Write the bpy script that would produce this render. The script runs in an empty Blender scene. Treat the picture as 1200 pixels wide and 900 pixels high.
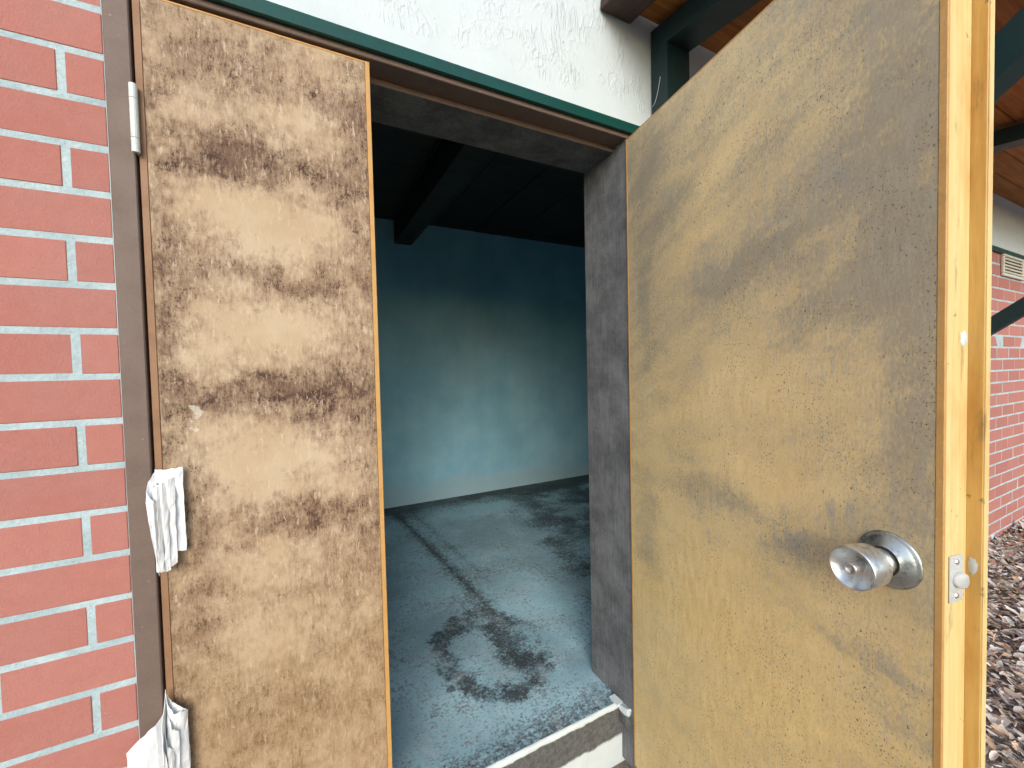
import bpy, bmesh, math, random
from mathutils import Vector, Matrix, noise
random.seed(7)
scene = bpy.context.scene
COL = scene.collection

# ------------------------------------------------------------------ camera
CAM = Vector((0.0, -0.8291, 0.94))
cam_data = bpy.data.cameras.new("camera")
cam_data.sensor_width = 36.0
cam_data.lens = 481.76 / 1200 * 36.0
cam_data.clip_start = 0.02
cam_data.clip_end = 1000
cam = bpy.data.objects.new("camera", cam_data)
COL.objects.link(cam)
r_, u_, f_ = Vector((0.889, -0.4574, -0.023)), Vector((0.0346, 0.017, 0.9993)), Vector((0.4567, 0.8891, -0.031))
m = Matrix((r_, u_, -f_)).transposed().to_4x4()
cam.matrix_world = Matrix.Translation(CAM) @ m
scene.camera = cam

# ------------------------------------------------------------------ world, sun, exposure
SUN_EL, SUN_AZ = math.radians(25), math.radians(206)      # azimuth clockwise from +Y
world = bpy.data.worlds.new("World")
scene.world = world
world.use_nodes = True
wn = world.node_tree.nodes
sky = wn.new("ShaderNodeTexSky")
sky.sky_type = 'NISHITA'
sky.sun_disc = False
sky.sun_elevation = SUN_EL
sky.sun_rotation = SUN_AZ
sky.air_density = 1.0
sky.dust_density = 1.0
sky.ozone_density = 1.0
bg = wn["Background"]
bg.inputs["Strength"].default_value = 0.15
world.node_tree.links.new(sky.outputs[0], bg.inputs["Color"])
sun_d = bpy.data.lights.new("sun", 'SUN')
sun_d.energy = 1.0
sun_d.angle = math.radians(36)
sun_d.color = (1.0, 0.985, 0.96)
sun = bpy.data.objects.new("sun", sun_d)
COL.objects.link(sun)
sd = Vector((math.sin(SUN_AZ) * math.cos(SUN_EL), math.cos(SUN_AZ) * math.cos(SUN_EL), math.sin(SUN_EL)))
sun.rotation_euler = sd.to_track_quat('Z', 'Y').to_euler()
sun.location = sd * 20
scene.view_settings.view_transform = 'Standard'
scene.view_settings.look = 'None'
scene.view_settings.gamma = 1.0
scene.view_settings.exposure = 0.86
scene.view_settings.use_curve_mapping = False
scene.render.engine = 'CYCLES'
scene.cycles.max_bounces = 7
scene.cycles.diffuse_bounces = 5
scene.cycles.use_denoising = True
scene.cycles.use_adaptive_sampling = True
scene.cycles.adaptive_threshold = 0.03

# ------------------------------------------------------------------ node helper
class S:
    """a socket with arithmetic"""
    def __init__(s, g, o): s.g, s.o = g, o
    def _m(s, op, b=None, c=None, clamp=False):
        n = s.g.nt.nodes.new("ShaderNodeMath"); n.operation = op; n.use_clamp = clamp
        for i, v in enumerate((s, b, c)):
            if v is None: continue
            if isinstance(v, S): s.g.nt.links.new(v.o, n.inputs[i])
            else: n.inputs[i].default_value = v
        return S(s.g, n.outputs[0])
    def __add__(s, b): return s._m('ADD', b)
    def __radd__(s, b): return s._m('ADD', b)
    def __sub__(s, b): return s._m('SUBTRACT', b)
    def __rsub__(s, b): return (s * -1.0) + b
    def __mul__(s, b): return s._m('MULTIPLY', b)
    def __rmul__(s, b): return s._m('MULTIPLY', b)
    def __truediv__(s, b): return s._m('DIVIDE', b)
    def abs(s): return s._m('ABSOLUTE')
    def exp(s): return s._m('EXPONENT')
    def sin(s): return s._m('SINE')
    def clamp(s): return s._m('ADD', 0.0, clamp=True)
    def max(s, b): return s._m('MAXIMUM', b)
    def smooth(s, lo, hi, a=0.0, b=1.0):
        n = s.g.nt.nodes.new("ShaderNodeMapRange"); n.interpolation_type = 'SMOOTHSTEP'
        s.g.nt.links.new(s.o, n.inputs[0])
        for i, v in zip((1, 2, 3, 4), (lo, hi, a, b)): n.inputs[i].default_value = v
        return S(s.g, n.outputs[0])

class G:
    def __init__(g, name, rough=0.8, spec=0.3, metallic=0.0):
        g.mat = bpy.data.materials.new(name); g.mat.use_nodes = True
        g.nt = g.mat.node_tree
        g.bsdf = g.nt.nodes["Principled BSDF"]
        g.bsdf.inputs["Roughness"].default_value = rough
        g.bsdf.inputs["Specular IOR Level"].default_value = spec
        g.bsdf.inputs["Metallic"].default_value = metallic
        g._tc = None
    def obj(g):
        if g._tc is None: g._tc = g.nt.nodes.new("ShaderNodeTexCoord")
        return S(g, g._tc.outputs["Object"])
    def pos(g): return S(g, g.nt.nodes.new("ShaderNodeNewGeometry").outputs["Position"])
    def rnd(g): return S(g, g.nt.nodes.new("ShaderNodeObjectInfo").outputs["Random"])
    def sep(g, v):
        n = g.nt.nodes.new("ShaderNodeSeparateXYZ"); g.nt.links.new(v.o, n.inputs[0])
        return [S(g, n.outputs[i]) for i in range(3)]
    def vec(g, x, y, z):
        n = g.nt.nodes.new("ShaderNodeCombineXYZ")
        for i, v in enumerate((x, y, z)):
            if isinstance(v, S): g.nt.links.new(v.o, n.inputs[i])
            else: n.inputs[i].default_value = v
        return S(g, n.outputs[0])
    def vm(g, op, a, b):
        n = g.nt.nodes.new("ShaderNodeVectorMath"); n.operation = op
        for i, v in enumerate((a, b)):
            if isinstance(v, S): g.nt.links.new(v.o, n.inputs[i])
            else: n.inputs[i].default_value = v
        return S(g, n.outputs["Value" if op in ('DOT_PRODUCT', 'LENGTH') else "Vector"])
    def noise(g, v, scale, detail=4, rough=0.55, dist=0.0, color=False):
        n = g.nt.nodes.new("ShaderNodeTexNoise")
        g.nt.links.new(v.o, n.inputs["Vector"])
        n.inputs["Scale"].default_value = scale; n.inputs["Detail"].default_value = detail
        n.inputs["Roughness"].default_value = rough; n.inputs["Distortion"].default_value = dist
        return S(g, n.outputs["Color" if color else 0])
    def voro(g, v, scale, feature='F1', rnd=1.0, out="Distance"):
        n = g.nt.nodes.new("ShaderNodeTexVoronoi"); n.feature = feature
        g.nt.links.new(v.o, n.inputs["Vector"])
        n.inputs["Scale"].default_value = scale; n.inputs["Randomness"].default_value = rnd
        return S(g, n.outputs[out])
    def scale(g, v, t): return g.vm('MULTIPLY', v, t)
    def blob(g, p, c, r):
        d = g.vm('MULTIPLY', g.vm('SUBTRACT', p, (c[0], 0, c[1])), (1 / r[0], 0, 1 / r[1]))
        return (g.vm('DOT_PRODUCT', d, d) * -1.0).exp()
    def mix(g, f, a, b):
        n = g.nt.nodes.new("ShaderNodeMix"); n.data_type = 'RGBA'
        ins = [i for i in n.inputs if i.type == 'RGBA']
        for s_, v in ((n.inputs[0], f), (ins[0], a), (ins[1], b)):
            if isinstance(v, S): g.nt.links.new(v.o, s_)
            elif isinstance(v, tuple): s_.default_value = (*v, 1) if len(v) == 3 else v
            else: s_.default_value = v
        return S(g, [o for o in n.outputs if o.type == 'RGBA'][0])
    def mulc(g, c, f):
        n = g.nt.nodes.new("ShaderNodeVectorMath"); n.operation = 'SCALE'
        if isinstance(c, S): g.nt.links.new(c.o, n.inputs[0])
        else: n.inputs[0].default_value = c
        if isinstance(f, S): g.nt.links.new(f.o, n.inputs["Scale"])
        else: n.inputs["Scale"].default_value = f
        return S(g, n.outputs[0])
    def attr(g, name):
        n = g.nt.nodes.new("ShaderNodeAttribute"); n.attribute_name = name
        return S(g, n.outputs["Color"])
    def out(g, color=None, rough=None, bump=None, bd=0.002, bs=1.0):
        if color is not None:
            if isinstance(color, S): g.nt.links.new(color.o, g.bsdf.inputs["Base Color"])
            else: g.bsdf.inputs["Base Color"].default_value = (*color, 1)
        if rough is not None: g.nt.links.new(rough.o, g.bsdf.inputs["Roughness"])
        if bump is not None:
            n = g.nt.nodes.new("ShaderNodeBump"); n.inputs["Distance"].default_value = bd
            n.inputs["Strength"].default_value = bs
            g.nt.links.new(bump.o, n.inputs["Height"]); g.nt.links.new(n.outputs[0], g.bsdf.inputs["Normal"])
        return g.mat

def srgb(r, g, b):
    f = lambda c: (c / 255 / 12.92) if c <= 10 else ((c / 255 + 0.055) / 1.055) ** 2.4
    return (f(r), f(g), f(b))

# ------------------------------------------------------------------ materials
def mat_brick(name, base=(0.425, 0.168, 0.134)):
    g = G(name, 0.85, 0.2); p = g.pos(); rn = g.rnd()
    n1 = g.noise(p, 55, 5, .65); n2 = g.noise(p, 9, 3); n3 = g.noise(g.scale(p, (1, 1, .6)), 420, 2)
    c = g.mix(rn, tuple(v * .93 for v in base), tuple(v * k for v, k in zip(base, (1.07, 1.12, 1.12))))
    c = g.mix(n2.smooth(.35, .75) * .25, c, (base[0] * .9, base[1] * 1.35, base[2] * 1.45))
    c = g.mulc(c, n1 * .22 + .89)
    c = g.mulc(c, n3 * .25 + .88)
    chip = g.noise(p, 95, 2, .5).smooth(.72, .76)
    c = g.mix(chip * .45, c, (.5, .38, .34))
    return g.out(c, None, n1 * .6 + n3 * .5 - chip * .5, .0015)
M_BRICK = mat_brick("red_brick")

def mat_mortar():
    g = G("grey_mortar", .95, .1); p = g.pos()
    n = g.noise(p, 160, 4, .7); n2 = g.noise(p, 14, 3)
    c = g.mulc(g.mix(n2.smooth(.3, .7), (.37, .47, .485), (.49, .595, .605)), n * .5 + .75)
    return g.out(c, None, n, .003)
M_MORTAR = mat_mortar()

def mat_stucco(name, smooth=False):
    g = G(name, .75, .25); p = g.pos()
    warp = g.noise(p, 6, 2, color=True)
    pw = g.vm('ADD', p, g.mulc(warp, .05))
    n = g.noise(g.scale(pw, (1.0, 1, .55)), 34, 3, .6)
    ridge = 1.0 - ((n - .5).abs() * 14).clamp()
    mask = g.noise(p, 11, 2).smooth(.42, .6)
    scr = g.noise(g.scale(pw, (3.2, 1, .35)), 30, 2, .5)
    ridge2 = (1.0 - ((scr - .55).abs() * 18).clamp()) * g.noise(p, 8, 2).smooth(.5, .62)
    fine = g.noise(p, 300, 3)
    dirt = g.noise(p, 5, 5, .65)
    c = g.mulc((.61, .675, .675), dirt.smooth(.25, .6) * .07 + .93)
    speck = g.noise(p, 45, 1, .4).smooth(.80, .83)
    if smooth:
        return g.out(g.mix(speck * .4, c, (.4, .4, .38)), None, fine * .3 + g.noise(p, 20, 3) * .6, .0015)
    c = g.mix(speck * .55, c, (.25, .24, .22))
    return g.out(c, None, ridge * mask * .6 + ridge2 * .55 + fine * .12 + g.noise(p, 15, 3) * .6, .0022, 0.9)
M_STUCCO = mat_stucco("white_stucco")
M_STUCCO_S = mat_stucco("white_stucco_trowelled", True)

def mat_paint(name, col, dark, rough=.5, scale=1.0, spec=.4):
    g = G(name, rough, spec); p = g.pos()
    n = g.noise(p, 22 * scale, 5, .6); f = g.noise(p, 260, 3)
    c = g.mix(n.smooth(.4, .75) * .6, col, dark)
    c = g.mulc(c, f * .3 + .85)
    chip = g.noise(p, 130, 2).smooth(.74, .76)
    c = g.mix(chip * .5, c, tuple(min(1, v * 2.5 + .05) for v in col))
    return g.out(c, n * .25 + (rough - .12), n * .5 + f * .3, .0007)
M_GREEN = mat_paint("green_flashing_paint", (.005, .058, .044), (.004, .038, .031), .4)
M_STEEL_G = mat_paint("dark_green_steel_paint", (.008, .028, .029), (.005, .018, .019), .45)
M_FRAME = mat_paint("brown_frame_paint", (.165, .115, .09), (.125, .09, .073), .6)

def mat_reveal():
    g = G("grey_weathered_jamb", .85, .2); p = g.pos()
    st = g.noise(g.scale(p, (40, 40, 2.2)), 4, 4, .6); n = g.noise(p, 12, 5, .65); f = g.noise(p, 210, 3, .7)
    c = g.mix(n.smooth(.3, .7), (.105, .107, .110), (.195, .198, .20))
    c = g.mulc(c, st * .9 + .55)
    c = g.mulc(c, f * 1.0 + .5)
    pit = f.smooth(.62, .7)
    c = g.mix(pit * .6, c, (.03, .028, .03))
    c = g.mix(g.noise(p, 90, 2).smooth(.7, .75) * .35, c, (.3, .3, .3))
    return g.out(c, None, st * .6 + f * .5, .0015)
M_REVEAL = mat_reveal()
M_LIP = mat_paint("honey_wood_edge", (.55, .31, .10), (.42, .21, .06), .5)
M_LIP_DARK = mat_paint("weathered_wood_edge", (.30, .165, .085), (.20, .10, .05), .6)
def mat_edge(name, a, b):
    g = G(name, .5, .4); p = g.obj()
    gr = g.noise(g.scale(p, (30, 60, 1.4)), 3, 4, .6); f = g.noise(g.scale(p, (1, 1, .2)), 200, 2)
    c = g.mix(gr.smooth(.3, .7), a, b)
    c = g.mulc(c, f * .2 + .9)
    scuff = g.noise(p, 60, 3, .6).smooth(.68, .74)
    c = g.mix(scuff * .6, c, (.12, .07, .03))
    c = g.mix(g.noise(g.scale(p, (1, 1, .35)), 14, 4, .6).smooth(.50, .72) * .55, c, tuple(v * k for v, k in zip(b, (.80, .62, .40))))
    c = g.mix(g.noise(g.scale(p, (1, 1.6, .25)), 40, 4, .65).smooth(.60, .72) * .5, c, (.20, .12, .05))
    return g.out(c, None, gr, .0006)
M_EDGE = mat_edge("varnished_pine_edge", (.74, .57, .26), (.68, .485, .19))
M_ASTRAGAL = mat_edge("varnished_astragal", (.64, .40, .12), (.54, .30, .075))

def mat_door_left():
    g = G("mouldy_hardboard_panel", .8, .25); p = g.obj()
    w1 = g.vm('SUBTRACT', g.noise(p, 9, 4, .6, color=True), (.5, .5, .5))
    w2 = g.vm('SUBTRACT', g.noise(p, 45, 4, .65, color=True), (.5, .5, .5))
    pw = g.vm('ADD', p, g.vm('ADD', g.mulc(w1, .15), g.mulc(w2, .075)))
    D = [[.154,1.309,.12,.034,.80],[.072,1.300,.05,.035,.5],[.192,1.119,.083,.028,.65],[.274,1.101,.055,.016,.45],[.171,.905,.135,.036,.85],
         [.05,1.151,.045,.11,.55],[.305,1.251,.05,.12,.45],[.197,.688,.12,.026,.75],[.303,.858,.05,.10,.50],[.033,.97,.032,.13,.45],
         [.197,1.462,.12,.035,.38],[.103,.581,.063,.037,.3],[.263,.538,.061,.032,.35],[.226,.306,.12,.06,.5],[.023,.461,.03,.12,.45],
         [.31,.62,.05,.08,.4],[.04,.72,.04,.07,.35],[.33,1.40,.03,.09,.3]]
    Lc = [[.165,1.210,.095,.048,1.0],[.156,1.016,.105,.050,.75],[.167,.792,.115,.055,.8],[.195,1.39,.10,.03,.35],[.166,.60,.097,.045,.4],[.136,.466,.108,.045,.45],[.064,1.408,.046,.068,.3]]
    dark = None
    for c0, c1, a, b, s in D:
        t = g.blob(pw, (c0, c1), (a, b)) * s
        dark = t if dark is None else dark + t
    light = None
    for c0, c1, a, b, s in Lc:
        t = g.blob(pw, (c0, c1), (a, b)) * s
        light = t if light is None else light + t
    big = g.noise(p, 6, 4, .6); mid = g.noise(g.scale(p, (1, 1, .8)), 30, 6, .72)
    x, y, z = g.sep(p)
    edge = ((x * -1.0 + .345) * -40.0).exp() * .2 + (x * -32.0).exp() * .2
    fld = dark * .84 - light * .8 + (big - .5) * 1.6 + (mid - .5) * 2.2 + .21 + edge
    fine = g.noise(g.scale(p, (1, 1, .32)), 170, 5, .75)          # vertical fibre speckle
    spk = g.noise(g.scale(p, (1, 1, .6)), 330, 3, .6)
    tone = g.noise(p, 11, 4, .6)
    clus = g.noise(g.scale(p, (1, 1, 1.5)), 19, 4, .6).smooth(.30, .68)
    c = g.mix(tone.smooth(.3, .7), (.47, .345, .215), (.53, .41, .275))
    c = g.mix((fld + (fine - .5) * 1.8).smooth(-.30, .65) * .80, c, (.255, .168, .105))
    c = g.mix((fld + (fine - .5) * 2.6).smooth(.35, 1.15) * .80, c, (.135, .075, .048))
    c = g.mix((fld * (clus * .7 + .55) + (spk - .5) * 2.6 + (fine - .5) * 2.6).smooth(.72, 1.2) * clus * .9, c, (.045, .022, .019))
    vs = g.noise(g.scale(p, (1, 1, .16)), 130, 4, .7)
    c = g.mix((vs.smooth(.54, .66) * fld.smooth(.1, .7)) * .6, c, (.10, .055, .038))
    hs = g.noise(g.scale(p, (.25, 1, 1)), 90, 4, .65)
    c = g.mix((hs.smooth(.58, .68) * fld.smooth(.2, .8)) * .45, c, (.085, .05, .036))
    md = g.noise(g.scale(p, (1, 1, .7)), 185, 3, .6).smooth(.575, .64) * (fld + (clus - .5) * .8).smooth(.15, .80)
    c = g.mix(md * .72, c, (.058, .030, .022))
    md2 = g.noise(g.scale(p, (1, 1, .7)), 400, 2, .5).smooth(.58, .65) * (fld + (clus - .5) * .9).smooth(.0, .8)
    c = g.mix(md2 * .55, c, (.085, .048, .034))
    fleck = g.noise(g.scale(p, (1.2, 1, .35)), 105, 4, .7)
    c = g.mix(fleck.smooth(.56, .66) * .6, c, (.60, .485, .345))
    lowz = z.smooth(.2, .85, 1.0, 0.0)
    c = g.mix(lowz * .40, c, (.34, .205, .082))
    wht = g.blob(pw, (.053, .872), (.012, .014)).smooth(.35, .6)
    c = g.mix(wht * .4, c, (.75, .70, .60))
    return g.out(c, None, fine * .5 + spk * .3 + mid * .5, .0016)
M_DOOR_L = mat_door_left()

def mat_door_right():
    g = G("stained_hardboard_panel", .62, .35); p = g.obj()
    w1 = g.vm('SUBTRACT', g.noise(p, 7, 4, .6, color=True), (.5, .5, .5))
    w2 = g.vm('SUBTRACT', g.noise(g.scale(p, (1, 1, .45)), 60, 4, .65, color=True), (.5, .5, .5))
    pw = g.vm('ADD', p, g.vm('ADD', g.mulc(w1, .09), g.mulc(w2, .045)))
    # shear so that smears run up towards the latch side in the upper half
    x, y, z = g.sep(pw)
    ps = g.vec(x, y, z - x * .32)
    pn = g.vec(x, y, z - x * .32 * z.smooth(.55, 1.1, -.25, 1.0))
    D = [[.601,1.073,.05,.10,.75],[.56,1.21,.10,.06,.6],[.592,1.32,.06,.07,.5],[.361,1.107,.15,.045,.75],[.074,1.132,.05,.232,.55],[.184,1.297,.11,.05,.5],
         [.078,.52,.045,.176,.55],[.319,.675,.118,.028,.7],[.456,.640,.075,.026,.6],[.545,.535,.078,.026,.5],[.615,.86,.028,.14,.6],[.586,.469,.044,.029,.35],[.097,1.43,.085,.07,.7],
         [.48,1.02,.09,.05,.5],[.20,.76,.08,.03,.4],[.55,.71,.06,.03,.35]]
    Lc = [[.304,1.316,.109,.05,.8],[.395,.923,.126,.074,.6],[.278,.854,.117,.09,.5],[.273,.431,.153,.163,.6],[.411,.747,.086,.05,.4],[.456,.377,.11,.087,.5],[.53,1.12,.02,.05,.5],[.23,1.19,.1,.03,.5]]
    fld = None
    for c0, c1, a, b, s in D:
        t = g.blob(ps, (c0, c1 - c0 * .32), (a, b)) * s if c1 > .8 else g.blob(pw, (c0, c1), (a, b)) * s
        fld = t if fld is None else fld + t
    for c0, c1, a, b, s in Lc:
        fld = fld - g.blob(ps, (c0, c1 - c0 * .32), (a, b)) * (s * .8)
    smear = g.noise(g.scale(pn, (1, 1, 2.8)), 6.5, 6, .66)
    streak = g.noise(g.scale(p, (1, 1, .22)), 75, 4, .65)
    fine = g.noise(g.scale(p, (1, 1, .5)), 240, 3, .6)
    zz = g.sep(p)[2]
    fld = fld + (smear - .5) * 2.6 + (streak - .5) * 2.3 + zz.smooth(.3, 1.3) * .55 + g.sep(p)[0].smooth(.3, .63) * .30 - .30
    warm = g.mix(zz.smooth(.3, 1.2), (.80, .575, .245), (.74, .545, .285))
    warm = g.mix(g.noise(p, 4, 3).smooth(.35, .7) * .5, warm, (.82, .63, .335))
    c = g.mix((fld + (fine - .5) * 2.4).smooth(-.60, 1.30) * .92, warm, (.31, .27, .20))
    c = g.mix(g.noise(ps, 5, 3).smooth(.52, .75) * fld.smooth(0, .5) * .55, c, (.28, .29, .285))
    c = g.mix(g.blob(pw, (.585, .68), (.075, .07)) * .35, c, (.20, .175, .13))
    c = g.mulc(c, streak * .8 + .60)
    c = g.mulc(c, fine * .4 + .80)
    # fly specks, gathered in clusters
    pj = p
    pv = g.scale(pj, (1, 1, .62))
    dot = g.noise(pv, 210, 2, .5).smooth(.655, .70)
    clu = g.noise(p, 8, 4, .65).smooth(.40, .62)
    c = g.mix(dot * (clu * .8 + .12), c, (.07, .048, .03))
    dot2 = g.noise(pv, 430, 1, .5).smooth(.62, .69)
    c = g.mix(dot2 * (g.noise(p, 13, 3).smooth(.42, .62) * .7 + .15), c, (.10, .07, .045))
    blot = g.noise(g.scale(pj, (1, 1, .8)), 80, 3, .6).smooth(.67, .73) * clu
    c = g.mix(blot * .6, c, (.13, .09, .055))
    return g.out(c, fld.smooth(-.3, .8, .5, .72), fine * .5 + streak * .5, .0008)
M_DOOR_R = mat_door_right()

def mat_floor():
    g = G("stained_painted_concrete", .7, .4); p = g.pos()
    w = g.vm('SUBTRACT', g.noise(p, 8, 4, .6, color=True), (.5, .5, .5))
    w2 = g.vm('SUBTRACT', g.noise(p, 40, 4, .7, color=True), (.5, .5, .5))
    pw = g.vm('ADD', p, g.vm('ADD', g.mulc(w, .22), g.mulc(w2, .09)))
    x, y, z = g.sep(pw)
    # ring left by spilled liquid
    dx, dy = (x - .535) / .145, (y - .43) / .185
    rr = (dx * dx + dy * dy)._m('SQRT')
    ring = ((rr - 1.0).abs()).smooth(.05, .50, 1.0, 0.0) * g.noise(p, 8, 4, .6).smooth(.30, .60)
    dx2, dy2 = (x - .60) / .05, (y - .42) / .20
    ring = ring.max(((dx2 * dx2 + dy2 * dy2) * -1.0).exp() * .9)
    x, y, z = g.sep(g.vm('ADD', p, g.mulc(w2, .06)))
    # two drag lines running to the back wall
    l1 = (((x - .63 + (y - .75) * .075).abs()) * -38.0).exp() * y.smooth(.5, .8)
    l2 = (((x - .73 + (y - .75) * .075).abs()) * -30.0).exp() * y.smooth(.6, 1.1) * .55
    stain = ring + l1 * .9 + l2 * .7
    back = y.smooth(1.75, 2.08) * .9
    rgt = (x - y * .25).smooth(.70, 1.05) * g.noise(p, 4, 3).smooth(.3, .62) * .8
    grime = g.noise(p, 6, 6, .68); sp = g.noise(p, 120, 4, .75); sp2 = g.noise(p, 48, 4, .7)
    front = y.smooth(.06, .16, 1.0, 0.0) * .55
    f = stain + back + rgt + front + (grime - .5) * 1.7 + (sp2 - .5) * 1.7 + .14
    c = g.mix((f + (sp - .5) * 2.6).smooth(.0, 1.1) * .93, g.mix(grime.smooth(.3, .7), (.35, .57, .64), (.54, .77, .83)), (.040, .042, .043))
    c = g.mulc(c, g.noise(p, 2.6, 3, .6).smooth(.3, .7) * .45 + .76)
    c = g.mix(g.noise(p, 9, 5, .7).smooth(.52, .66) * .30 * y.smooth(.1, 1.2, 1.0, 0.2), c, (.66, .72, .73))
    c = g.mix(sp.smooth(.62, .72) * .6, c, (.06, .07, .075))
    c = g.mix(sp2.smooth(.56, .70) * .45, c, (.60, .72, .75))
    return g.out(c, grime * .3 + .5, sp * .5 + sp2 * .6, .0022)
M_FLOOR = mat_floor()

def mat_backwall():
    g = G("pale_blue_wall_paint", .8, .25); p = g.pos()
    x, y, z = g.sep(p)
    n = g.noise(p, 3.0, 5, .62); f = g.noise(p, 60, 4, .7); st = g.noise(g.scale(p, (3, 3, .25)), 4, 4)
    c = g.mix(n.smooth(.3, .7), (.34, .68, .83), (.46, .79, .90))
    c = g.mulc(c, st * .16 + .92)
    c = g.mulc(c, g.noise(p, 2.2, 4, .6).smooth(.25, .75) * .16 + .88)
    zb = z + (g.noise(p, 7, 5, .65) - .5) * .30
    c = g.mix(zb.smooth(.06, .17, .6, 0.0), c, (.50, .66, .71))
    c = g.mix(((zb - .12).abs() * -45.0).exp() * .3, c, (.55, .72, .78))
    c = g.mix(f.smooth(.66, .72) * .4, c, (.10, .14, .15))
    return g.out(c, None, f * .5 + n, .002)
M_BWALL = mat_backwall()

def mat_wood(name, a, b, axis=0, rough=.7, sc=1.0):
    g = G(name, rough, .3); p = g.obj(); rn = g.rnd()
    t = [26 * sc] * 3; t[axis] = 1.6 * sc
    pv = g.vm('ADD', p, g.mulc(g.vec(1.0, 1.7, 2.3), rn * 7.0))
    gr = g.noise(g.scale(pv, tuple(t)), 2.2, 5, .62, .4); n = g.noise(pv, 6, 4)
    c = g.mix(gr.smooth(.3, .72), a, b)
    c = g.mulc(c, rn * .35 + .82)
    c = g.mix(n.smooth(.55, .8) * .45, c, tuple(v * .35 for v in a))
    return g.out(c, None, gr, .0012)
M_DECK = mat_wood("orange_stained_decking", (.42, .18, .045), (.26, .09, .022))
M_RAFTER = mat_wood("dark_brown_rafter", (.075, .045, .036), (.045, .028, .024), 1)
M_CEIL = mat_wood("dark_ceiling_boards", (.050, .042, .036), (.028, .024, .020))

def mat_metal(name, col, rough, tarnish=(.25, .27, .25)):
    g = G(name, rough, .5, 1.0); p = g.obj()
    n = g.noise(p, 60, 5, .65); f = g.noise(g.scale(p, (1, 6, 1)), 260, 3)
    c = g.mix(n.smooth(.46, .68), col, tarnish)
    return g.out(c, (n * .35 + (rough - .14)), n * .4 + f * .2, .0003)
M_STEEL = mat_metal("brushed_steel", (.88, .89, .87), .36, (.50, .52, .50))
M_STEEL_OLD = mat_metal("tarnished_steel", (.58, .61, .58), .40, (.22, .235, .225))
M_PLATE = mat_paint("worn_zinc", (.52, .53, .50), (.36, .36, .33), .45)
M_WHITEMETAL = mat_paint("painted_hinge", (.62, .66, .62), (.50, .53, .50), .4)
def mat_paper():
    g = G("white_paper", .9, .15); p = g.obj()
    n = g.noise(p, 70, 3); x, y, z = g.sep(p)
    c = g.mulc((.82, .83, .82), n * .12 + .92)
    g.bsdf.inputs["Subsurface Weight"].default_value = 0.0
    return g.out(c, None, g.noise(p, 38, 3), .0012)
M_PAPER = mat_paper()
M_BLACK = G("dark_gap", .9, .1).out((.012, .010, .009))
M_VENT = mat_paint("cream_vent_paint", (.62, .60, .50), (.50, .48, .40), .5)
M_WHITE_CONC = None
def mat_sill():
    g = G("grimy_white_slab_edge", .8, .2); p = g.pos(); x, y, z = g.sep(p)
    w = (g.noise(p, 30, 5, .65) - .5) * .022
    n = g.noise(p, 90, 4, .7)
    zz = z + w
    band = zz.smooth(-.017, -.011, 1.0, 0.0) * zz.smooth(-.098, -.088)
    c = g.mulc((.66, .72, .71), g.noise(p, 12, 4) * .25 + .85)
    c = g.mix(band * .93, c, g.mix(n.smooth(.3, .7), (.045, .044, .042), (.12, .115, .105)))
    return g.out(c, None, n, .003)
M_SILL = mat_sill()
def mat_ground():
    g = G("bare_soil", .95, .1); p = g.pos()
    n = g.noise(p, 3, 6, .7); f = g.noise(p, 80, 4, .7)
    c = g.mix(n.smooth(.3, .7), (.20, .165, .135), (.32, .28, .24))
    return g.out(g.mulc(c, f * .8 + .5), None, f + n, .01)
M_GROUND = mat_ground()
def mat_leaf():
    g = G("dry_leaf", .7, .3)
    c = g.attr("Col"); p = g.pos()
    c = g.mulc(c, g.noise(p, 120, 3) * .6 + .7)
    return g.out(c)
M_LEAF = mat_leaf()

# ------------------------------------------------------------------ mesh helpers
def bm_box(bm, x0, x1, y0, y1, z0, z1, bevel=0.0, seg=1):
    vs = [bm.verts.new((x, y, z)) for x in (x0, x1) for y in (y0, y1) for z in (z0, z1)]
    idx = [(0, 1, 3, 2), (4, 6, 7, 5), (0, 4, 5, 1), (2, 3, 7, 6), (0, 2, 6, 4), (1, 5, 7, 3)]
    fs = [bm.faces.new([vs[i] for i in f]) for f in idx]
    if bevel > 0:
        es = list({e for f in fs for e in f.edges})
        bmesh.ops.bevel(bm, geom=es, offset=bevel, segments=seg, affect='EDGES', profile=.5)

def bm_prism(bm, pts, axis_from, axis_to):
    """pts: list of Vector for one end, axis vector offset for the other end"""
    a = [bm.verts.new(Vector(p) + Vector(axis_from)) for p in pts]
    b = [bm.verts.new(Vector(p) + Vector(axis_to)) for p in pts]
    n = len(pts)
    bm.faces.new(a[::-1]); bm.faces.new(b)
    for i in range(n): bm.faces.new((a[i], a[(i + 1) % n], b[(i + 1) % n], b[i]))

def to_mesh(bm, name, smooth=False, recalc=True):
    if recalc: bmesh.ops.recalc_face_normals(bm, faces=bm.faces)
    me = bpy.data.meshes.new(name); bm.to_mesh(me); bm.free()
    if smooth:
        for p in me.polygons: p.use_smooth = True
    return me

def link(name, me, mat, parent=None, loc=(0, 0, 0), rot=(0, 0, 0)):
    if mat is not None and not me.materials: me.materials.append(mat)
    o = bpy.data.objects.new(name, me)
    COL.objects.link(o)
    o.parent = parent
    o.location = loc; o.rotation_euler = rot
    return o

def box(name, mat, x0, x1, y0, y1, z0, z1, parent=None, bevel=0.0, seg=1):
    bm = bmesh.new(); bm_box(bm, x0, x1, y0, y1, z0, z1, bevel, seg)
    return link(name, to_mesh(bm, name), mat, parent)

def empty(name, loc=(0, 0, 0), rz=0.0):
    o = bpy.data.objects.new(name, None); COL.objects.link(o)
    o.location = loc; o.rotation_euler = (0, 0, rz); o.empty_display_size = .05
    return o

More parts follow.
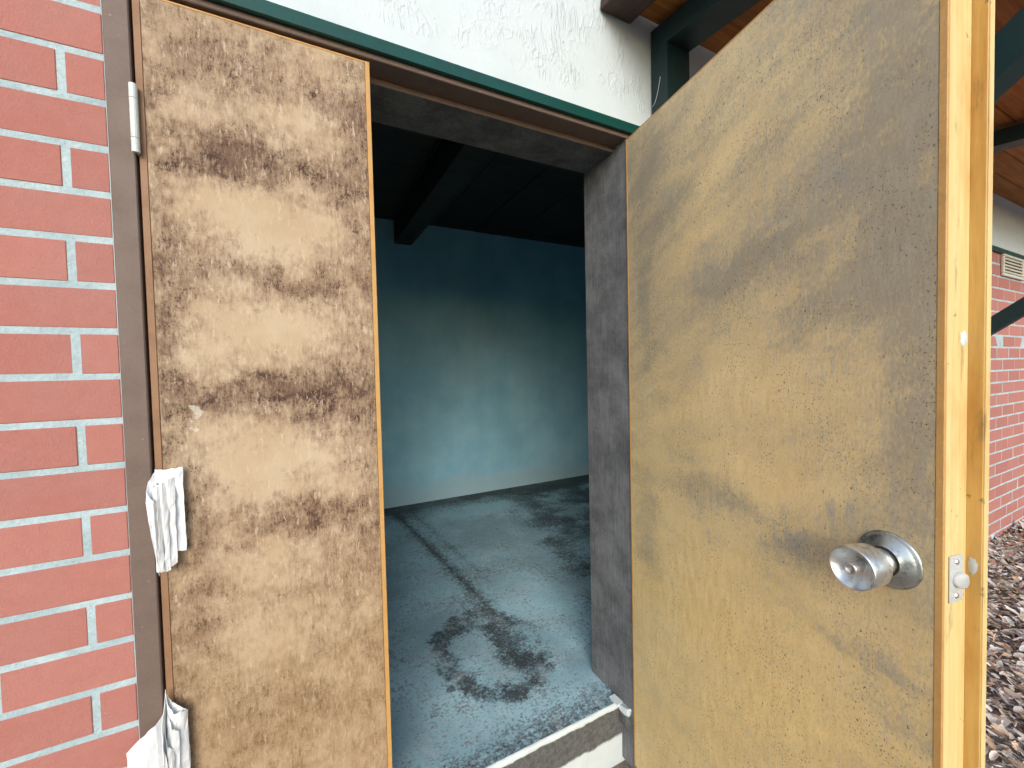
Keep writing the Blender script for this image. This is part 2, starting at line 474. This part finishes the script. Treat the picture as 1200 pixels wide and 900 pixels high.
def tag(o, label=None, cat=None, group=None, kind=None):
    if label: o["label"] = label
    if cat: o["category"] = cat
    if group: o["group"] = group
    if kind: o["kind"] = kind
    return o

def lathe(bm, prof, seg=40, axis='-y', close=False):
    """prof: (radius, distance along axis)"""
    rings = []
    for r, d in prof:
        if r < 1e-6:
            rings.append([bm.verts.new((0, -d, 0))])
        else:
            rings.append([bm.verts.new((r * math.cos(2 * math.pi * i / seg), -d, r * math.sin(2 * math.pi * i / seg))) for i in range(seg)])
    for a, b in zip(rings, rings[1:]):
        for i in range(seg):
            j = (i + 1) % seg
            if len(a) == 1 and len(b) == 1: continue
            if len(a) == 1: bm.faces.new((a[0], b[i], b[j]))
            elif len(b) == 1: bm.faces.new((a[i], b[0], a[j]))
            else: bm.faces.new((a[i], b[i], b[j], a[j]))

# ------------------------------------------------------------------ ground
def gz(x, y):
    t = min(1, max(0, (x - 1.2) / 2.2)); t = t * t * (3 - 2 * t)
    return -.175 + .06 * t
bm = bmesh.new()
xs = [-120, -40, -12, -5] + [-3 + .25 * i for i in range(45)] + [9, 14, 40, 120]
ys = [-120, -40, -12, -5] + [-3 + .2 * i for i in range(15)] + [0.1, .3, 5, 14, 40, 120]
rows = []
for y in ys:
    row = []
    for x in xs:
        near = abs(x) < 9 and y > -4 and y < 0
        row.append(bm.verts.new((x, y, gz(x, y) + (random.uniform(-.008, .008) if near else 0))))
    rows.append(row)
for a, b in zip(rows, rows[1:]):
    for i in range(len(xs) - 1): bm.faces.new((a[i], a[i + 1], b[i + 1], b[i]))
tag(link("ground", to_mesh(bm, "ground", True), M_GROUND), kind="structure")

# ------------------------------------------------------------------ brick walls
CH, JT = .0677, .0092
ZK = .4045
XJ = -.291
BL = .203
def brick_mesh(L):
    bm = bmesh.new(); h = CH - JT
    bm_box(bm, 0, L, 0, .085, 0, h, .0011, 1)
    return to_mesh(bm, "brick")
full_brick = brick_mesh(BL - JT)
def place_bricks(parent, x0, x1, k0, k1, ystep=0.0):
    n = 0
    for k in range(k0, k1):
        z = ZK + CH * k + JT / 2
        off = XJ if k % 2 == 0 else XJ - BL / 2
        i0 = math.floor((x0 - off) / BL) - 1
        x = off + BL * i0
        while x < x1:
            a, b = max(x + JT / 2, x0), min(x + BL - JT / 2, x1)
            if b - a > .015:
                me = full_brick if (b - a) > BL - JT - 1e-4 else brick_mesh(b - a)
                if not me.materials: me.materials.append(M_BRICK)
                o = bpy.data.objects.new("brick", me); COL.objects.link(o)
                o.parent = parent
                o.location = (a, random.uniform(-.0007, .0007), z)
                o.rotation_euler = (random.uniform(-.004, .004), random.uniform(-.0025, .0025), random.uniform(-.004, .004))
                n += 1
            x += BL
    return n
ZTOP = 1.552
wl = tag(empty("brick_wall"), "red brick wall with pale grey mortar left of the closed door leaf", "brick wall", kind="thing")
box("mortar", M_MORTAR, -2.6, -.2430, .0010, .174, -.3, ZTOP, wl)
place_bricks(wl, -1.25, -.2440, -9, 17)
def joined_bricks(parent, x0, x1, k0, k1):
    bm = bmesh.new()
    for k in range(k0, k1):
        z = ZK + CH * k + JT / 2
        off = XJ if k % 2 == 0 else XJ - BL / 2
        x = off + BL * math.floor((x0 - off) / BL)
        while x < x1:
            a, b = max(x + JT / 2, x0), min(x + BL - JT / 2, x1)
            if b - a > .015: bm_box(bm, a, b, 0, .03, z, z + CH - JT)
            x += BL
    tag(link("brickwork", to_mesh(bm, "brickwork"), M_BRICK, parent), kind="stuff")
joined_bricks(wl, -2.6, -1.2555, -9, 17)
wr = tag(empty("brick_wall"), "red brick wall beyond the open door, above the leaf litter", "brick wall", kind="thing")
box("mortar", M_MORTAR, 0.8215, 7.0, .0010, .174, -.3, ZTOP, wr)
XS = XJ + BL * 16 - .0
place_bricks(wr, 2.95, 5.05, -9, 17)
joined_bricks(wr, .826, 2.9405, -9, 17)
joined_bricks(wr, 5.0595, 7.0, -9, 17)

# stucco band above the brickwork
st = tag(empty("stucco_wall"), "white trowelled stucco band above the green flashing strip", "wall", kind="thing")
box("stucco_panel", M_STUCCO, -2.6, 7.0, .004, .174, 1.618, 2.35, st)
box("smooth_band", M_STUCCO_S, -2.6, 7.0, .0015, .174, 1.553, 1.6175, st)
fl = bmesh.new()
prof = [(.0, 1.5785), (-.0035, 1.5785), (-.0125, 1.5745), (-.0155, 1.5485), (-.012, 1.5475), (.0, 1.5500)]
bm_prism(fl, [(0, y, z) for y, z in prof], (-2.6, 0, 0), (7.0, 0, 0))
tag(link("metal_flashing", to_mesh(fl, "metal_flashing"), M_GREEN), "dark green metal flashing strip running above the doorway", "flashing", kind="thing")

# ------------------------------------------------------------------ door frame
XL0, XL1 = -.2424, -.2118          # left jamb face
XR0 = .7765; XR1 = .821
fr = tag(empty("door_frame", (.29, 0, 0)), "brown painted timber frame with grey weathered reveal around the doorway", "door frame", kind="thing")
fo = -.29
def fbox(name, mat, x0, x1, y0, y1, z0, z1, bevel=.0015): return box(name, mat, x0 + fo, x1 + fo, y0, y1, z0, z1, fr, bevel)
fbox("jamb", M_FRAME, XL0, XL1, -.004, .050, -.16, 1.538)
fbox("jamb_reveal", M_REVEAL, XL0, -.199, .0505, .175, 0, 1.526)
fbox("jamb", M_REVEAL, XR0 - .0012, XR1, 0, .0475, -.16, 1.538, 0)
fbox("jamb_reveal", M_REVEAL, .775, XR1, .0477, .178, .002, 1.5255, 0)
fbox("head", M_FRAME, XL0, XR1, -.004, .0475, 1.5385, 1.5505)
fbox("head_reveal", M_REVEAL, XL0, XR1, .048, .178, 1.526, 1.552)
bmw = bmesh.new(); bm_box(bmw, XL0, XR1, .0465, .0478, 1.5262, 1.5383)
o = link("stop_edge", to_mesh(bmw, "stop_edge"), M_FRAME, fr); o.location = (fo, 0, 0)
# broken pale foot of the right jamb
bmf = bmesh.new()
for (x0, x1, y0, y1, z0, z1) in [(.752, .7745, .040, .075, -.004, .006), (.764, .786, .010, .046, -.045, .004)]:
    bm_box(bmf, x0, x1, y0, y1, z0, z1, .003)
for v in bmf.verts: v.co += Vector((random.uniform(-.003, .003), random.uniform(-.003, .003), random.uniform(-.004, .004)))
o = link("jamb_foot", to_mesh(bmf, "jamb_foot"), M_SILL, fr); o.location = (fo, 0, 0)
o["label"] = "chipped pale foot of the right jamb"

# ------------------------------------------------------------------ doors
ZB, ZT = -.14, 1.5338
TH = .044
def hinge(parent, x, y, zc, name="hinge"):
    h = empty(name, (x, y, zc)); h.parent = parent
    bm = bmesh.new()
    seg = 14
    for i, (a, b) in enumerate([(-.051, -.030), (-.0292, .0292), (.030, .051)]):
        r = .0052
        c0 = [bm.verts.new((r * math.cos(2 * math.pi * j / seg), r * math.sin(2 * math.pi * j / seg), a)) for j in range(seg)]
        c1 = [bm.verts.new((r * math.cos(2 * math.pi * j / seg), r * math.sin(2 * math.pi * j / seg), b)) for j in range(seg)]
        bm.faces.new(c0[::-1]); bm.faces.new(c1)
        for j in range(seg): bm.faces.new((c0[j], c0[(j + 1) % seg], c1[(j + 1) % seg], c1[j]))
    link("knuckle", to_mesh(bm, "knuckle"), M_WHITEMETAL, h)
    box("hinge_plate", M_WHITEMETAL, -.0008, .0008, .002, .034, -.051, .051, h)
    return h

# left leaf (closed)
LW = .3454
dl = tag(empty("closed_door", (-.2085, 0.001, 0)), "closed narrow tan door leaf with dark brown mould blotches", "door", kind="thing")
box("core", M_LIP, .0005, LW - .0005, .004, TH, ZB, ZT, dl)
box("panel", M_DOOR_L, .0095, LW - .0085, 0, .0038, ZB + .003, ZT - .0035, dl, .0008)
for x0, x1, mm in ((0, .0092, M_LIP_DARK), (LW - .0082, LW, M_LIP)):
    box("edge_band", mm, x0, x1, -.0006, .0038, ZB, ZT, dl, .0006)
box("edge_band", M_LIP, .0094, LW - .0084, .0002, .0038, ZT - .0032, ZT, dl, .0004)
hinge(dl, -.0015, -.0085, 1.3355)
hinge(dl, -.0015, -.0085, .03)

# right leaf (open, seen from its inner side). local x runs from hinge to latch edge, local y to the outer side
RW = .6410
ang = math.atan2(-.9872, -.1592)
dr = tag(empty("open_door", (.7724, 0.0, 0)), "wide tan door leaf swung open, grey smears and steel knob", "door", kind="thing")
dr.rotation_euler = (0, 0, ang)
x00 = .004
box("core", M_EDGE, x00, RW, .004, TH, ZB, ZT, dr)
box("panel", M_DOOR_R, x00 + .005, RW - .0078, 0, .0038, ZB + .003, ZT - .0030, dr, .0008)
box("edge_band", M_LIP, x00, x00 + .0047, -.0006, .0038, ZB, ZT, dr, .0005)
box("edge_band", M_LIP, RW - .0075, RW + .0004, -.0006, .0038, ZB, ZT, dr, .0006)
box("edge_band", M_LIP, x00 + .0049, RW - .0079, .0002, .0038, ZT - .0028, ZT, dr, .0004)
box("outer_panel", M_DOOR_L, x00 + .003, RW - .055, TH + .0002, TH + .004, ZB + .003, ZT - .003, dr, .0008)
box("astragal", M_ASTRAGAL, RW - .052, RW + .0145, TH + .0004, TH + .0105, ZB, ZT, dr, .001)
box("astragal_edge", M_EDGE, RW + .0146, RW + .0152, TH + .0012, TH + .0098, ZB, ZT, dr)
hinge(dr, .002, TH + .004, 1.33)
hinge(dr, .002, TH + .004, .03)

# knob on the inner face
kx, kz = .5870, .682
kn = empty("knob", (kx, 0, kz)); kn.parent = dr
bm = bmesh.new()
lathe(bm, [(.0365, -.0005), (.0365, .0015), (.0358, .0028), (.034, .0036), (.032, .0034), (.0310, .0042), (.0285, .0062), (.0235, .0085), (.0205, .0105), (.0185, .0125)], 56)
link("rose", to_mesh(bm, "rose", True), M_STEEL_OLD, kn)
bm = bmesh.new()
lathe(bm, [(.0150, .011), (.0150, .015), (.0165, .0165), (.0165, .0225), (.0148, .024), (.0148, .030), (.0205, .033), (.0245, .0365), (.0258, .040), (.0266, .052), (.0270, .0685),
           (.0268, .0712), (.0260, .0722), (.0250, .0712), (.0225, .0680), (.017, .0615), (.0115, .0560), (.0090, .0545), (0, .0545)], 64)
link("knob_body", to_mesh(bm, "knob_body", True), M_STEEL, kn)
bm = bmesh.new()
lathe(bm, [(.0076, .0535), (.0076, .0735), (.0070, .0745), (.0054, .0747), (.0048, .0735), (0, .0735)], 32)
link("turn_button", to_mesh(bm, "turn_button", True), M_STEEL, kn)
# latch on the door edge
lt = empty("latch", (RW, .0225, .6785)); lt.parent = dr
box("latch_plate", M_PLATE, .0002, .0022, -.0125, .0125, -.0285, .0285, lt, .0008)
bm = bmesh.new()
seg = 20; r = .0088
pts0, pts1 = [], []
for i in range(seg):
    a = 2 * math.pi * i / seg; yy, zz = r * math.cos(a), r * 1.02 * math.sin(a)
    pts0.append(bm.verts.new((.002, yy, zz)))
    pts1.append(bm.verts.new((.0100 - max(0, -yy + .001) * .6, yy, zz)))
bm.faces.new(pts1)
for i in range(seg): bm.faces.new((pts0[i], pts0[(i + 1) % seg], pts1[(i + 1) % seg], pts1[i]))
bmesh.ops.bevel(bm, geom=[e for e in bm.edges if e.verts[0] in pts1 and e.verts[1] in pts1], offset=.0008, segments=1, affect='EDGES')
link("bolt", to_mesh(bm, "bolt", True), M_PLATE, lt)
for zz in (-.0205, .0205):
    bm = bmesh.new(); seg = 14
    c0 = [bm.verts.new((.0022, .0036 * math.cos(2 * math.pi * j / seg), zz + .0036 * math.sin(2 * math.pi * j / seg))) for j in range(seg)]
    c1 = [bm.verts.new((.0034, .0026 * math.cos(2 * math.pi * j / seg), zz + .0026 * math.sin(2 * math.pi * j / seg))) for j in range(seg)]
    bm.faces.new(c1)
    for j in range(seg): bm.faces.new((c0[j], c0[(j + 1) % seg], c1[(j + 1) % seg], c1[j]))
    link("screw", to_mesh(bm, "screw"), M_STEEL, lt)
# paint scab and worn strike mark
def blob_mesh(rx, rz, t, seed, horn=0):
    rd = random.Random(seed); bm = bmesh.new(); n = 18
    ctr = bm.verts.new((t, 0, 0)); a = []; b = []
    for i in range(n):
        an = 2 * math.pi * i / n; k = 1 + rd.uniform(-.18, .18)
        a.append(bm.verts.new((0, rx * k * math.cos(an), rz * k * math.sin(an))))
        b.append(bm.verts.new((t * .8, rx * k * .8 * math.cos(an), rz * k * .8 * math.sin(an))))
    for i in range(n):
        j = (i + 1) % n
        bm.faces.new((a[i], a[j], b[j], b[i])); bm.faces.new((b[i], b[j], ctr))
    return to_mesh(bm, "paint_spot", True)
o = link("paint_spot", blob_mesh(.0060, .0095, .0014, 3), M_STUCCO_S, dr); o.location = (RW + .0001, .035, .9668); o["label"] = "white paint spot on the door edge"
bmp = blob_mesh(.0045, .011, .0010, 8)
o = link("paint_spot", bmp, M_PLATE, dr); o.location = (RW + .0062, TH + .0003, .692); o.rotation_euler = (0, 0, -math.pi / 2)
o["label"] = "worn grey mark on the astragal"

# ------------------------------------------------------------------ interior
def struct(name, mat, *a): return tag(box(name, mat, *a), kind="structure")
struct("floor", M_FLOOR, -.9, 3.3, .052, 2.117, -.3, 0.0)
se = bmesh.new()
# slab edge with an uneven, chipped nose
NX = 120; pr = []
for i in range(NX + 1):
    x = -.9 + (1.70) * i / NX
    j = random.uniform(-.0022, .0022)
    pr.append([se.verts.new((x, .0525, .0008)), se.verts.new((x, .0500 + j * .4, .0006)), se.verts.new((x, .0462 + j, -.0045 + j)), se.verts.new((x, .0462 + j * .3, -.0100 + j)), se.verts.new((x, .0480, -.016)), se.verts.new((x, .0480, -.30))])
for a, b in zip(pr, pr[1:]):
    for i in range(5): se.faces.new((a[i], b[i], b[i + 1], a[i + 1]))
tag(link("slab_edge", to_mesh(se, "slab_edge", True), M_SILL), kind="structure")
struct("back_wall", M_BWALL, -.9, 3.3, 2.117, 2.25, -.3, 2.35)
struct("left_inner_wall", M_BWALL, -1.0, -.8995, .1785, 2.1165, 0.001, 2.35)
struct("right_inner_wall", M_BWALL, 2.75, 2.9, .1785, 2.1165, 0.001, 2.35)
struct("front_inner_wall", M_BWALL, -.9, -.2440, .1745, .1784, 0.001, 2.008)
struct("front_inner_wall", M_BWALL, .8225, 2.75, .1745, .1784, 0.001, 2.008)
struct("front_inner_wall", M_BWALL, -.2439, .8224, .1745, .1782, 1.5535, 2.008)
ce = tag(empty("ceiling"), kind="structure")
for i in range(14):
    x0 = -.9 + i * .3
    box("ceiling_board", M_CEIL, x0 + .002, x0 + .298, .174, 2.116, 2.010 + random.uniform(0, .003), 2.03, ce, .002)
box("deck", M_CEIL, -1.0, 3.3, .0, 2.25, 2.351, 2.42, ce)
tag(box("ceiling_beam", M_CEIL, .615, .735, .1790, 2.1165, 1.850, 2.0095, None, .004), "dark timber beam crossing the ceiling inside the dark room", "beam", kind="thing")

# ------------------------------------------------------------------ porch roof to the right
ROOF0, SL = 1.868, .10
def rz(y): return ROOF0 + y * SL
rf = tag(empty("porch_roof"), "orange timber porch roof underside over the open door", "roof", kind="thing")
tilt = math.atan(SL)
rm = None
y = -.002; i = 0
while y > -.60:
    w = .098
    bm = bmesh.new(); bm_box(bm, 0, 5.95, -w, 0, 0, .022, .003)
    o = link("plank", to_mesh(bm, "plank"), M_DECK, rf)
    o.location = (.70 + random.uniform(0, .004), y, rz(y) + random.uniform(-.001, .001)); o.rotation_euler = (tilt, 0, 0)
    y -= w * math.cos(tilt) + .0025; i += 1
for x0 in (.698, 5.0):
    bm = bmesh.new(); bm_box(bm, 0, .10 if x0 < 1 else .045, -.60, -.0015, -.030 if x0 < 1 else -.06, -.0005, .002)
    o = link("rafter", to_mesh(bm, "rafter"), M_RAFTER, rf)
    o.location = (x0, 0, rz(0)); o.rotation_euler = (tilt, 0, 0)

def steel_frame(X, label):
    e = tag(empty("steel_frame", (X, 0, gz(X, 0))), label, "steel frame", "green steel porch frames", kind="thing")
    b = gz(X, 0)
    w, d = .082, .0555
    box("post", M_STEEL_G, 0, w, -d, -.0015, 0, 1.7795 - b, e)
    # beam running outwards from the post head
    bm = bmesh.new()
    pts = [(0, -d, 1.780), (0, -.0015, 1.780), (0, -.0015, 1.842), (0, -1.12, 1.842 - 1.07 * .095), (0, -1.12, 1.780 - 1.07 * .095)]
    bm_prism(bm, [(x, y, z - b) for x, y, z in pts], (0, 0, 0), (w, 0, 0))
    bmesh.ops.recalc_face_normals(bm, faces=bm.faces)
    link("beam", to_mesh(bm, "beam"), M_STEEL_G, e)
    # knee brace
    s = .78; y0, z0 = -.057, .895; y1 = -1.02
    th = .066
    bm = bmesh.new()
    pts = [(0, y0, z0), (0, y0, z0 + th), (0, y1, z0 + th + (y0 - y1) * s), (0, y1, z0 + (y0 - y1) * s)]
    bm_prism(bm, [(x, y, z - b) for x, y, z in pts], (.016, 0, 0), (w - .016, 0, 0))
    bmesh.ops.recalc_face_normals(bm, faces=bm.faces)
    bmesh.ops.bevel(bm, geom=list(bm.edges), offset=.002, segments=1, affect='EDGES')
    link("knee_brace", to_mesh(bm, "knee_brace"), M_STEEL_G, e)
    return e
steel_frame(.869, "dark green steel post and beam right beside the doorway, behind the open door")
steel_frame(2.40, "black steel beam and diagonal brace farther along the brick wall, right edge")

# vent
ve = tag(empty("wall_vent", (3.60, 0, 1.425)), "small cream louvred vent set high in the far brick wall", "vent", kind="thing")
VW, VH = .36, .128
for a in ((0, VW, -.014, -.002, 0, .016), (0, VW, -.014, -.002, VH - .016, VH), (0, .018, -.014, -.002, .0162, VH - .0162), (VW - .018, VW, -.014, -.002, .0162, VH - .0162)):
    box("vent_frame", M_VENT, *a, ve, .002)
for i in range(5):
    bm = bmesh.new(); bm_box(bm, .0182, VW - .0182, -.002, .002, -.009, .009, .0006)
    o = link("slat", to_mesh(bm, "slat"), M_VENT, ve); o.location = (0, -.0085, .027 + i * .0185); o.rotation_euler = (-.6, 0, 0)

# ------------------------------------------------------------------ paper wedges
def sheet(parent, prof, z0, z1, seed, skew=(0, 0), mat=M_PAPER, nz=14, name="paper_sheet"):
    """prof: list of (x, y) across; z0,z1 lists of bottom/top per profile point or floats"""
    rd = random.Random(seed); bm = bmesh.new(); grid = []
    # refine profile with Catmull-Rom
    P = [Vector((a, b, 0)) for a, b in prof]; Q = []; Z0 = []; Z1 = []
    zz0 = z0 if isinstance(z0, (list, tuple)) else [z0] * len(P)
    zz1 = z1 if isinstance(z1, (list, tuple)) else [z1] * len(P)
    for i in range(len(P) - 1):
        for t in (0, .33, .66):
            Q.append(P[i].lerp(P[i + 1], t)); Z0.append(zz0[i] + (zz0[i + 1] - zz0[i]) * t); Z1.append(zz1[i] + (zz1[i + 1] - zz1[i]) * t)
    Q.append(P[-1]); Z0.append(zz0[-1]); Z1.append(zz1[-1])
    for k in range(nz + 1):
        f = k / nz; row = []
        for i, p in enumerate(Q):
            rag = rd.uniform(-.0015, .0015) if k in (0, nz) else 0
            row.append(bm.verts.new((p.x + skew[0] * f + rd.uniform(-.0004, .0004), p.y + skew[1] * f + .0012 * math.sin(f * 5 + i * .7 + seed) + rd.uniform(-.0003, .0003), Z0[i] + (Z1[i] - Z0[i]) * f + rag)))
        grid.append(row)
    for a, b in zip(grid, grid[1:]):
        for i in range(len(Q) - 1): bm.faces.new((a[i], a[i + 1], b[i + 1], b[i]))
    o = link(name, to_mesh(bm, "paper_sheet"), mat, parent)
    s = o.modifiers.new("thickness", 'SOLIDIFY'); s.thickness = .0006
    for v in o.data.vertices:
        n = noise.noise_vector(v.co * 95 + Vector((seed, 0, 0))); v.co += Vector((n.x * .0006, n.y * .0022, n.z * .0005))
    return o
# upper wedge
p1 = tag(empty("folded_paper", (-.2085, -.005, .70)), "wad of folded white paper wedged halfway up beside the closed door leaf", "paper", "paper wedges at the left door edge", kind="thing")
sheet(p1, [(.002, -.002), (.010, -.006), (.024, -.007), (.037, -.006)], [-.030, -.032, -.033, -.033], [.099, .099, .099, .100], 1)
sheet(p1, [(.001, -.003), (.008, -.011), (.018, -.013), (.026, -.010)], [-.052, -.053, -.053, -.050], [.083, .082, .084, .086], 2, (.001, 0))
sheet(p1, [(.000, -.004), (.004, -.013), (.012, -.018), (.018, -.014)], [-.055, -.057, -.058, -.058], [.080, .078, .079, .080], 3, (.001, .001))
sheet(p1, [(-.001, -.004), (.001, -.015), (.007, -.021), (.0115, -.017)], [-.056, -.056, -.058, -.057], [.076, .074, .075, .075], 4)
sheet(p1, [(.002, -.002), (-.006, -.008), (-.007, -.015), (-.002, -.023), (.004, -.026), (.006, -.022)], [-.050, .010, .040, .018, -.040, -.060], [.098, .082, .068, .062, .056, .050], 5)
# lower wedge
p2 = tag(empty("folded_paper", (-.2085, -.005, .33)), "wad of folded white paper by the door foot, one sheet sticking out left", "paper", "paper wedges at the left door edge", kind="thing")
sheet(p2, [(.003, -.002), (.010, -.008), (.020, -.011), (.029, -.008)], [-.07, -.072, -.072, -.07], [.110, .098, .090, .080], 11)
sheet(p2, [(.002, -.003), (.006, -.014), (.014, -.019), (.022, -.015), (.0285, -.009)], [-.075, -.078, -.078, -.078, -.075], [.116, .100, .086, .084, .080], 12)
sheet(p2, [(.001, -.004), (.003, -.018), (.010, -.025), (.018, -.020)], [-.08] * 4, [.108, .085, .068, .058], 13, (.002, 0))
sheet(p2, [(.000, -.004), (.000, -.020), (.006, -.030), (.013, -.025)], [-.08] * 4, [.100, .070, .045, .036], 14, (.001, 0))
sheet(p2, [(.001, -.003), (.0015, -.016), (.0005, -.028), (.003, -.036), (.007, -.032)], [-.08] * 5, [.120, .100, .078, .050, .020], 15)
sheet(p2, [(.001, -.004), (-.008, -.018), (-.020, -.024), (-.042, -.026)], [-.08, -.08, -.085, -.09], [.084, .078, .072, .054], 16)

# ------------------------------------------------------------------ cobweb strand on the post
bm = bmesh.new(); prev = None
for k in range(13):
    t = k / 12
    c = Vector((.8668, -.004 - .030 * t ** .6, 1.642 + .062 * t ** 1.3))
    ring = [bm.verts.new(c + Vector((.0007 * math.cos(a), .0007 * math.sin(a), 0))) for a in (0, 2.1, 4.2)]
    if prev:
        for q in range(3): bm.faces.new((prev[q], prev[(q + 1) % 3], ring[(q + 1) % 3], ring[q]))
    prev = ring
tag(link("cobweb_strand", to_mesh(bm, "cobweb_strand"), M_PAPER), "thin white curved strand hanging on the dark green post", "cobweb")

# ------------------------------------------------------------------ leaf litter (nobody could count it)
def litter():
    rd = random.Random(21)
    verts, faces, cols = [], [], []
    pal = [(.36, .33, .30), (.30, .27, .24), (.24, .19, .15), (.46, .45, .43), (.30, .21, .14), (.16, .125, .10), (.55, .56, .55), (.40, .36, .31), (.33, .30, .27), (.42, .30, .20)]
    def leaf(x, y, s, zoff):
        L = s * rd.uniform(.7, 1.6); W = L * rd.choice((rd.uniform(.08, .2), rd.uniform(.3, .75), rd.uniform(.3, .6)))
        a = rd.uniform(0, 6.283); tx, ty = rd.uniform(-.5, .5), rd.uniform(-.6, .6)
        curl = rd.uniform(-.5, .9) * W; bend = rd.uniform(-.25, .35) * L
        ca, sa = math.cos(a), math.sin(a)
        b = len(verts); z0 = gz(x, y) + zoff
        NP = 9
        for q in range(NP):
            an = 6.283 * q / NP; k = rd.uniform(.72, 1.12)
            u, v = .5 * math.cos(an) * k, .5 * math.sin(an) * k * (1.0 - .35 * math.cos(an) ** 2)
            lx, ly = u * L, v * W
            lz = rd.uniform(-.03, .03) * L + abs(v) * 2 * curl * .5 + (u * u * 4) * bend * .25 + lx * tx + ly * ty
            verts.append((x + lx * ca - ly * sa, y + lx * sa + ly * ca, z0 + lz))
        verts.append((x, y, z0 - curl * .12))
        faces.extend([(b + q, b + (q + 1) % NP, b + NP) for q in range(NP)])
        c = rd.choice(pal); k = rd.uniform(.7, 1.3)
        cols.extend([tuple(min(.85, v * k * q) for v, q in zip(c, (1.62, 1.58, 1.50)))] * 10)
    for _ in range(24000):
        x, y = rd.uniform(.95, 5.2), -abs(rd.gauss(0, .55)) - .004
        leaf(x, max(y, -2.2), rd.choice((rd.uniform(.008, .020), rd.uniform(.012, .030), rd.uniform(.020, .044))), rd.uniform(.002, .034))
    for _ in range(3500):
        leaf(rd.uniform(-2.6, 5.5), rd.uniform(-3.0, -.02), rd.uniform(.03, .07), rd.uniform(.004, .025))
    me = bpy.data.meshes.new("leaf_litter"); me.from_pydata(verts, [], faces)
    for q in me.polygons: q.use_smooth = True
    at = me.color_attributes.new("Col", 'FLOAT_COLOR', 'POINT')
    at.data.foreach_set("color", [v for c in cols for v in (*c, 1.0)])
    # keep the litter out of the door sweep and the room
    return me
tag(link("leaf_litter", litter(), M_LEAF), "dry grey and brown leaf litter covering the ground along the wall", "leaf litter", kind="stuff")
